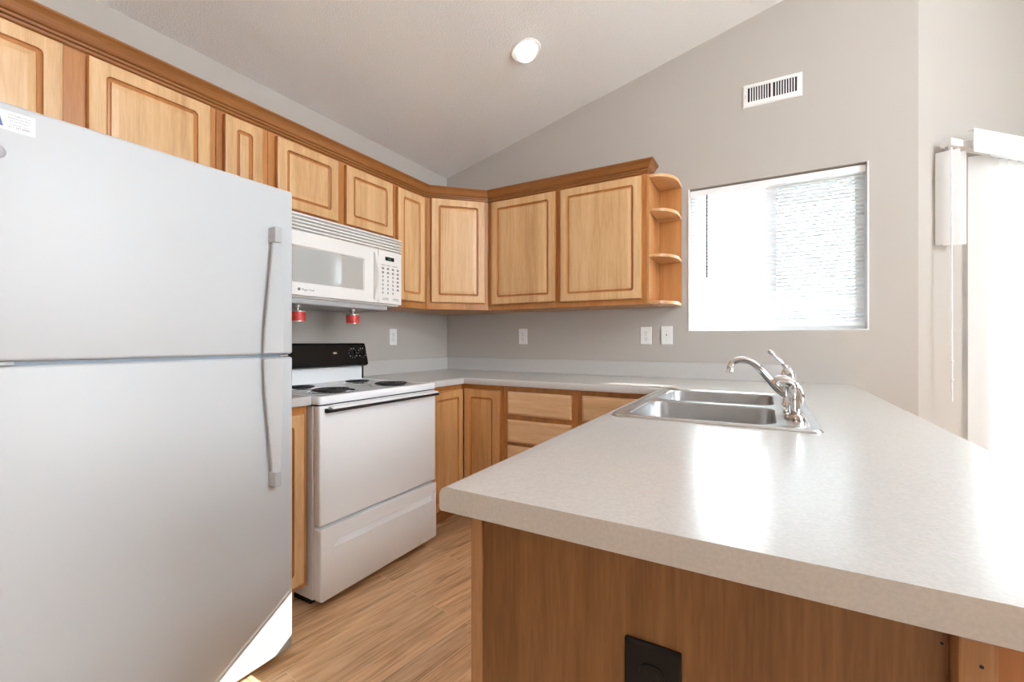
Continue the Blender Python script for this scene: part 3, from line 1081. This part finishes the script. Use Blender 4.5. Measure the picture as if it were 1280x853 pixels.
edges += [dr.edges.new((gv[i], gv[(i + 1) % len(gv)])) for i in range(len(gv))]
bmesh.ops.triangle_fill(dr, use_beauty=True, use_dissolve=False, edges=edges)
cyg = sum(y for y, z in g_outer) / len(g_outer)
gb = []
for y, z in g_outer:
    deep = .022 if z > gz1 - .001 else .0015
    gb.append(dr.verts.new(dpt(y, z - (.003 if deep > .005 else 0), RD - deep)))
for i in range(len(gv)):
    j = (i + 1) % len(gv)
    dr.faces.new((gv[i], gv[j], gb[j], gb[i]))
bmesh.ops.triangle_fill(dr, use_beauty=True, use_dissolve=False, edges=[dr.edges.get((gb[i], gb[(i + 1) % len(gb)])) for i in range(len(gb))])
obj('storage_drawer', dr, M_WHITE, rg)
# backguard
part_box('backguard', M_WHITE, rg, 0.030, 0.092, RY0 + 0.004, RY1 - 0.012, 0.905, 1.000, 0.003)
part_box('backguard_edge', M_BLKPL, rg, 0.034, 0.0935, RY1 - 0.0115, RY1 + 0.000, 0.913, 1.000, 0.001)
bm = B()
extrude_profile(bm, [(.030, .998), (.118, .994), (.132, 1.002), (.133, 1.010), (.104, 1.124), (.096, 1.134), (.030, 1.136)], 'y', RY0 + 0.002, RY1 + 0.004)
bmesh.ops.bevel(bm, geom=[e for e in bm.edges if abs(e.verts[0].co.y - e.verts[1].co.y) < 1e-6], offset=.004, segments=2, profile=.5, affect='EDGES')
cp = obj('control_panel', bm, M_BLACK, rg)
tilt = Vector((0.114, 0, 0.029)).normalized()
upv = Vector((-0.029, 0, 0.114)).normalized()


def on_panel(y, h, d=0.0):
    """point on the sloping black fascia, h metres up its face"""
    return Vector((.133, y, 1.010)) + upv * h + tilt * d


for y in (-1.072, -1.000, -1.630, -1.700):
    bm = B()
    lathe(bm, [(.0215, .0004), (.0205, .008), (.018, .010), (.0, .011)], on_panel(y, .066), tilt, 24)
    kb = obj('knob', bm, M_BLKPL, cp, smooth=True)
    bm = B()
    c = on_panel(y, .066, .0105)
    u_ = Vector((0, 1, 0))
    loft(bm, [[c + u_ * a + upv * b + tilt * dd for a, b in ((-.0045, -.019), (.0045, -.019), (.0045, .019), (-.0045, .019))] for dd in (0, .012)])
    obj('knob_grip', bm, M_BLKPL, kb)
    bm = B()
    for k in range(10):
        a = 2 * PI * k / 10 + .3
        lathe(bm, [(.0016 if k % 3 else .0028, .0003), (.0016 if k % 3 else .0028, .0006)], on_panel(y + .030 * math.sin(a), .066 + .030 * math.cos(a)), tilt, 8)
    obj('dial_marks', bm, M_PLATE, cp)
bm = B()
loft(bm, [[on_panel(-1.203, .069) + Vector((0, 1, 0)) * a + upv * b + tilt * dd for a, b in rrect(.026, .010, .005)] for dd in (.0003, .001)])
obj('oval_badge', bm, M_TIN, cp)

# ------------------------------------------------------------------ over-the-range microwave
MY0, MY1 = -1.716, -0.948
MZ0, MZ1 = 1.357, 1.762
mw = thing('microwave', 'white over-the-range microwave with a pale window and keypad', 'microwave', (0.2, -1.33, MZ0))
part_box('body', M_MW, mw, 0.004, 0.372, MY0, MY1, MZ0, MZ1, 0.003)
part_box('underside', M_GREYPL, mw, 0.03, 0.375, MY0 + 0.03, MY1 - 0.09, 1.328, 1.356, 0.006)
bm = B()
z = 1.676
box(bm, 0.373, 0.384, MY0, MY1, z, MZ1)
for k in range(5):
    zz = z + 0.003 + k * 0.0168
    extrude_profile(bm, [(.384, zz), (.402, zz + .003), (.402, zz + .0085), (.384, zz + .0115)], 'y', MY0, MY1)
obj('vent_grille', bm, M_MW, mw)
bm = B()
for k in range(5):
    zz = z + 0.0148 + k * 0.0168
    box(bm, 0.3842, 0.3852, MY0 + .002, MY1 - .002, zz + .0002, zz + 0.0046)
obj('grille_shadow_slot', bm, M_GREYPL, mw)
# door: a frame with a recessed window
DY0, DY1, DZ0_, DZ1_ = MY0, -1.134, 1.366, 1.672
WY0, WY1, WZ0_, WZ1_ = -1.672, -1.232, 1.424, 1.604
bm = B()
def mp(y, z, x):
    return (x, y, z)
cy_, cz_ = (DY0 + DY1) / 2, (DZ0_ + DZ1_) / 2
wy_, wz_ = (WY0 + WY1) / 2, (WZ0_ + WZ1_) / 2
ow = [(cy_ + a, cz_ + b) for a, b in rrect(DY1 - DY0, DZ1_ - DZ0_, .006, 3)]
ow2 = [(cy_ + a, cz_ + b) for a, b in rrect(DY1 - DY0 - .006, DZ1_ - DZ0_ - .006, .005, 3)]
iw = [(wy_ + a, wz_ + b) for a, b in rrect(WY1 - WY0, WZ1_ - WZ0_, .010, 3)]
iw2 = [(wy_ + a, wz_ + b) for a, b in rrect(WY1 - WY0 - .012, WZ1_ - WZ0_ - .012, .007, 3)]
LL = loft(bm, [[mp(a, b, .373) for a, b in ow], [mp(a, b, .397) for a, b in ow], [mp(a, b, .400) for a, b in ow2], [mp(a, b, .400) for a, b in iw], [mp(a, b, .394) for a, b in iw2], [mp(a, b, .388) for a, b in iw2]], True, False)
mdoor = obj('door', bm, M_MW, mw, smooth=True)
bm = B()
loft(bm, [[mp(a, b, .3881) for a, b in iw2], [mp(a, b, .3925) for a, b in iw2]])
obj('door_window', bm, M_MWGLASS, mdoor)
bm = B()
loops = []
for k in range(13):
    tt = k / 12
    zz = 1.384 + (1.650 - 1.384) * tt
    bow = .012 + .026 * math.sin(PI * tt)
    loops.append([(.4002 + a, -1.158 + b, zz) for a, b in ((0, -.012), (bow * .8, -.012), (bow, -.006), (bow, .006), (bow * .8, .012), (0, .012))])
loft(bm, loops)
obj('handle', bm, M_MW, mdoor, smooth=True)
pn = part_box('control_panel', M_MW, mw, 0.373, 0.399, -1.131, MY1, 1.366, 1.672, 0.003)
ds = part_box('display', M_BLKPL, pn, 0.3992, 0.4002, -1.080, -1.010, 1.618, 1.640, 0.0)
lettering('clock_digits', '12:00', .012, M_LED, pn, (.4004, -1.062, 1.6245), (0, 1, 0), (0, 0, 1))
M_KEY = plain('grey keypad print', (0.26, 0.26, 0.27), 0.5)
for r in range(7):
    for c in range(4):
        if r == 6 and c == 3:
            continue
        y, zz = -1.098 + c * .0395, 1.570 - r * .0235
        hw, hh = (.0085, .0062) if r < 2 or c == 3 else (.0045, .0062)
        part_box('key', M_KEY, pn, .3991, .3997, y - hw, y + hw, zz - hh, zz + hh, 0)
for y, ln, za, zb_ in ((-1.095, .014, 1.588, 1.5915), (-1.055, .014, 1.588, 1.5915), (-1.005, .022, 1.588, 1.5915),
                       (-1.078, .022, 1.396, 1.3995), (-.995, .022, 1.396, 1.3995), (-1.078, .026, 1.388, 1.391), (-.995, .026, 1.388, 1.391)):
    part_box('key_caption', M_KEY, pn, .3991, .3996, y - ln, y + ln, za, zb_, 0)
bm = B()
lathe(bm, [(.0075, 0), (.0075, .0006)], (.4001, -1.628, 1.3955), (1, 0, 0), 16)
obj('round_logo', bm, M_INK, mdoor)
lettering('lettering', 'Magic Chef', .015, M_INK, mdoor, (.4003, -1.615, 1.3905), (0, 1, 0), (0, 0, 1), 'LEFT', .0002)

# two fire-stop cans hanging by magnets under the microwave
def fire_can(y, label):
    t = thing('fire_extinguisher_can', label, 'extinguisher can', (.30, y, 1.244), 'cans hanging under the microwave')
    R = .036
    bm = B()
    lathe(bm, [(R, 1.2495), (R, 1.2925)], (.30, y, 0), n=32)
    obj('label_band', bm, M_RED, t, smooth=True)
    bm = B()
    lathe(bm, [(R - .004, 1.293), (R + .0015, 1.2935), (R + .0015, 1.297), (R - .002, 1.299), (R - .006, 1.2965), (.002, 1.2965)], (.30, y, 0), n=32)
    obj('top_rim', bm, M_TIN, t, smooth=True)
    bm = B()
    lathe(bm, [(.002, 1.244), (R - .006, 1.244), (R + .0015, 1.245), (R + .0015, 1.2485), (R - .002, 1.249)], (.30, y, 0), n=32)
    obj('bottom_rim', bm, M_TIN, t, smooth=True)
    bm = B()
    lathe(bm, [(.004, 1.2966), (.004, 1.313), (.012, 1.3135), (.014, 1.318), (.014, 1.3275)], (.30, y, 0), n=20)
    obj('magnet_mount', bm, M_TIN, t, smooth=True)


fire_can(-1.566, 'red-labelled round can under the microwave, the one hanging next to the refrigerator')
fire_can(-1.229, 'red-labelled round can under the microwave, the one below its door handle')

# ------------------------------------------------------------------ outlets, switch, vent, ceiling light
def wall_plate(name, label, cat, c, u, n, kind, dark=False, group=None):
    """a wall plate centred on c, running along u, facing n"""
    c, u, n = Vector(c), Vector(u), Vector(n)
    mat = M_BLKPL if dark else M_PLATE
    t = thing(name, label, cat, c, group)

    def P(a, b, d):
        return c + u * a + ZV * b + n * d
    bm = B()
    loft(bm, [[P(a, b, .0005) for a, b in rrect(.072, .117, .003)], [P(a, b, .003) for a, b in rrect(.072, .117, .003)], [P(a, b, .0055) for a, b in rrect(.066, .111, .003)]])
    obj('cover_plate', bm, mat, t)
    if kind == 'outlet':
        for zc in (.0195, -.0195):
            bm = B()
            loft(bm, [[P(a, zc + b, .0056) for a, b in rrect(.033, .028, .012)], [P(a, zc + b, .0075) for a, b in rrect(.032, .027, .0115)]])
            rc = obj('receptacle', bm, mat, t)
            bm = B()
            for a0, hh in ((-.0065, .0045), (.0065, .0037)):
                loft(bm, [[P(a0 + a, zc + .003 + b, d) for a, b in rrect(.0022, 2 * hh, .0002, 1)] for d in (.0076, .0079)])
            loft(bm, [[P(a, zc - .008 + b, d) for a, b in rrect(.005, .005, .0024, 3)] for d in (.0076, .0079)])
            obj('slots', bm, M_DARK, rc)
        bm = B()
        lathe(bm, [(.0032, 0), (.0032, .001), (.002, .0016)], P(0, 0, .0056), n, 12)
        obj('screw', bm, M_TIN if not dark else M_BLKPL, t)
    else:
        bm = B()
        loft(bm, [[P(a, b, .0056) for a, b in rrect(.011, .025, .002)], [P(a, b, .0066) for a, b in rrect(.010, .024, .002)]])
        obj('toggle_slot', bm, M_PLATE, t)
        bm = B()
        loft(bm, [[P(a, b + .002, .0067) for a, b in rrect(.008, .011, .002)], [P(a, b + .006, .016) for a, b in rrect(.006, .008, .002)]])
        obj('toggle', bm, M_GREYPL, t)
        for zc in (.030, -.030):
            bm = B()
            lathe(bm, [(.003, 0), (.003, .001), (.002, .0015)], P(0, zc, .0056), n, 12)
            obj('screw', bm, M_TIN, t)
    return t


wall_plate('wall_outlet', 'white outlet on the side wall beside the black range panel', 'outlet', (0, -.620, 1.177), (0, 1, 0), (1, 0, 0), 'outlet')
wall_plate('wall_outlet', 'white outlet on the gable wall under the middle of the wall cabinets', 'outlet', (.727, 0, 1.182), (1, 0, 0), (0, -1, 0), 'outlet')
wall_plate('wall_outlet', 'white outlet directly left of the white light switch', 'outlet', (1.640, 0, 1.183), (1, 0, 0), (0, -1, 0), 'outlet')
wall_plate('light_switch', 'white light switch on the gable wall close to the window', 'light switch', (1.770, 0, 1.185), (1, 0, 0), (0, -1, 0), 'switch')
wall_plate('wall_outlet', 'black outlet on the oak end panel of the peninsula', 'outlet', (2.191, -2.350, .6965), (1, 0, 0), (0, -1, 0), 'outlet', True)

vt = thing('wall_vent', 'white louvred air vent high on the gable wall', 'vent', (2.347, 0, 2.584))
VX0, VX1, VZ0, VZ1 = 2.1996, 2.4951, 2.5173, 2.6504
IX0, IX1, IZ0, IZ1 = 2.227, 2.470, 2.547, 2.631
bm = B()
vc = Vector(((VX0 + VX1) / 2, 0, (VZ0 + VZ1) / 2))
ic = Vector(((IX0 + IX1) / 2, 0, (IZ0 + IZ1) / 2))
loft(bm, [[vc + Vector((a, -.0005, b)) for a, b in rrect(VX1 - VX0, VZ1 - VZ0, .002, 2)], [vc + Vector((a, -.004, b)) for a, b in rrect(VX1 - VX0, VZ1 - VZ0, .002, 2)],
          [vc + Vector((a, -.009, b)) for a, b in rrect(VX1 - VX0 - .016, VZ1 - VZ0 - .016, .002, 2)], [ic + Vector((a, -.009, b)) for a, b in rrect(IX1 - IX0, IZ1 - IZ0, .001, 2)],
          [ic + Vector((a, -.0015, b)) for a, b in rrect(IX1 - IX0, IZ1 - IZ0, .001, 2)]], False, False)
obj('vent_frame', bm, M_PLATE, vt)
part_box('duct_opening', M_DARK, vt, IX0 + .0002, IX1 - .0002, -.0015, -.0005, IZ0, IZ1, 0)
bm = B()
HB = .006
hw_ = (IX1 - IX0) / 2 - HB
for side in (-1, 1):
    x_in = (IX0 + IX1) / 2 + side * HB
    for k in range(1, 9):
        xx = x_in + side * hw_ * k / 9
        prism(bm, [(xx - .0024, -.0085), (xx + .0024, -.0085), (xx + .0036, -.0016), (xx - .0012, -.0016)], IZ0, IZ1)
prism(bm, [((IX0 + IX1) / 2 - HB, -.0088), ((IX0 + IX1) / 2 + HB, -.0088), ((IX0 + IX1) / 2 + HB, -.0016), ((IX0 + IX1) / 2 - HB, -.0016)], IZ0, IZ1)
obj('louvres', bm, M_PLATE, vt)
bm = B()
box(bm, 2.2135, 2.2165, -.016, -.0091, 2.571, 2.590, .0005)
obj('damper_lever', bm, M_GREYPL, vt)

LC = Vector((1.148, -0.75, ceil_z(1.148)))
LN = Vector((SL, 0, -1)).normalized()
rl = thing('recessed_light', 'white recessed ceiling light, switched on', 'ceiling light', LC)
bm = B()
lathe(bm, [(.087, .0004), (.087, .004), (.082, .008), (.076, .008), (.070, .004), (.064, .004), (.058, .0015)], LC, LN, 40)
obj('trim_ring', bm, M_TRIM, rl, smooth=True)
bm = B()
lathe(bm, [(.046, .0016), (.050, .012), (.053, .024), (.051, .033), (.044, .041), (.032, .047), (.016, .050), (.001, .051)], LC, LN, 36)
obj('lit_lens', bm, M_BULB, rl, smooth=True)

# ------------------------------------------------------------------ window blind
BY = 0.035
bl = thing('window_blind', 'white horizontal mini blind in the kitchen window', 'blind', ((WX0 + WX1) / 2, BY, WZ1))
part_box('head_rail', M_VINYL, bl, WX0 + .009, WX1 - .009, BY - .015, BY + .018, WZ1 - .045, WZ1 - .008, .002)
bm = B()
n = 38
zt, zb = WZ1 - .062, WZ0 + .046
for k in range(n):
    zz = zt + (zb - zt) * k / (n - 1)
    hw = .0125
    ang = math.radians(80) if zz < 1.384 and not 1.262 < zz < 1.318 else math.atan(0.66)
    prof_ = []
    for q in (-1, -.5, 0, .5, 1):
        crown = .0016 * (1 - q * q)
        prof_.append((BY + q * hw * math.cos(ang) - crown * math.sin(ang), zz + q * hw * math.sin(ang) + crown * math.cos(ang)))
    A = [bm.verts.new((WX0 + .012, y, z)) for y, z in prof_]
    Bv = [bm.verts.new((WX1 - .012, y, z)) for y, z in prof_]
    for i in range(4):
        bm.faces.new((A[i], A[i + 1], Bv[i + 1], Bv[i]))
obj('slats', bm, M_SLAT, bl)
part_box('bottom_rail', M_VINYL, bl, WX0 + .012, WX1 - .012, BY - .012, BY + .012, WZ0 + .022, WZ0 + .034, .002)
for xx in (2.03, 2.345, 2.66):
    for yy in (-.0135, .0135):
        bm = B()
        tube(bm, [(xx, BY + yy, WZ0 + .033), (xx, BY + yy, WZ1 - .046)], .0007, 6)
        obj('ladder_cord', bm, M_VINYL, bl)
bm = B()
tube(bm, [(2.005, .010, 2.047), (2.005, .008, 1.537)], .0052, 8)
obj('tilt_wand', bm, plain('clear grey wand', (0.10, 0.10, 0.11), 0.3, spec=0.2), bl)

# ------------------------------------------------------------------ vertical blind on the sliding door
vb = thing('vertical_blind', 'white vertical blind with a valance on the sliding door', 'blind', bay(1.2, .05, 2.12))
bm = B()
bay_box(bm, .105, 2.30, .030, .075, 2.115, 2.150, .002)
obj('head_rail', bm, M_VINYL, vb)
bm = B()
bay_box(bm, .182, 2.34, .118, .122, 2.072, 2.186, .001)
bay_box(bm, .182, 2.34, .100, .1178, 2.180, 2.186, .001)
obj('valance', bm, M_VINYL, vb)
def vane(s, rot, z0=.03, z1=2.095):
    """one fabric strip hanging from the rail, turned by rot about its own middle"""
    bm = B()
    w_ = .0445
    a = math.radians(rot)
    for q0, q1 in ((-1, -.5), (-.5, 0), (0, .5), (.5, 1)):
        def pt(q, z):
            cr = .006 * (1 - q * q)
            return bay(s + q * w_ * math.cos(a) - cr * math.sin(a), .052 + q * w_ * math.sin(a) + cr * math.cos(a), z)
        vs = [bm.verts.new(pt(q0, z0)), bm.verts.new(pt(q1, z0)), bm.verts.new(pt(q1, z1)), bm.verts.new(pt(q0, z1))]
        bm.faces.new(vs)
    bmesh.ops.remove_doubles(bm, verts=bm.verts[:], dist=1e-5)
    return obj('vane', bm, M_VANE, vb, smooth=True)


vane(.118, 62, 1.63)
vane(.168, 40, 1.63)
for k in range(26):
    vane(.345 + k * .075, 34 if k == 0 else 18)
for s in (.118, .168):
    bm = B()
    bay_box(bm, s - .008, s + .008, .045, .060, 2.096, 2.1145, .001)
    obj('carrier', bm, M_GREYPL, vb)
bm = B()
p0, p1 = bay(.098, .080, 2.10), bay(.098, .082, .85)
tube(bm, [p0, p1], .0032, 8)
for zz in (.96, 1.05):
    lathe(bm, [(.001, -.006), (.006, -.004), (.006, .004), (.001, .006)], bay(.098, .0815, zz), n=10)
obj('pull_chain', bm, M_VINYL, vb)
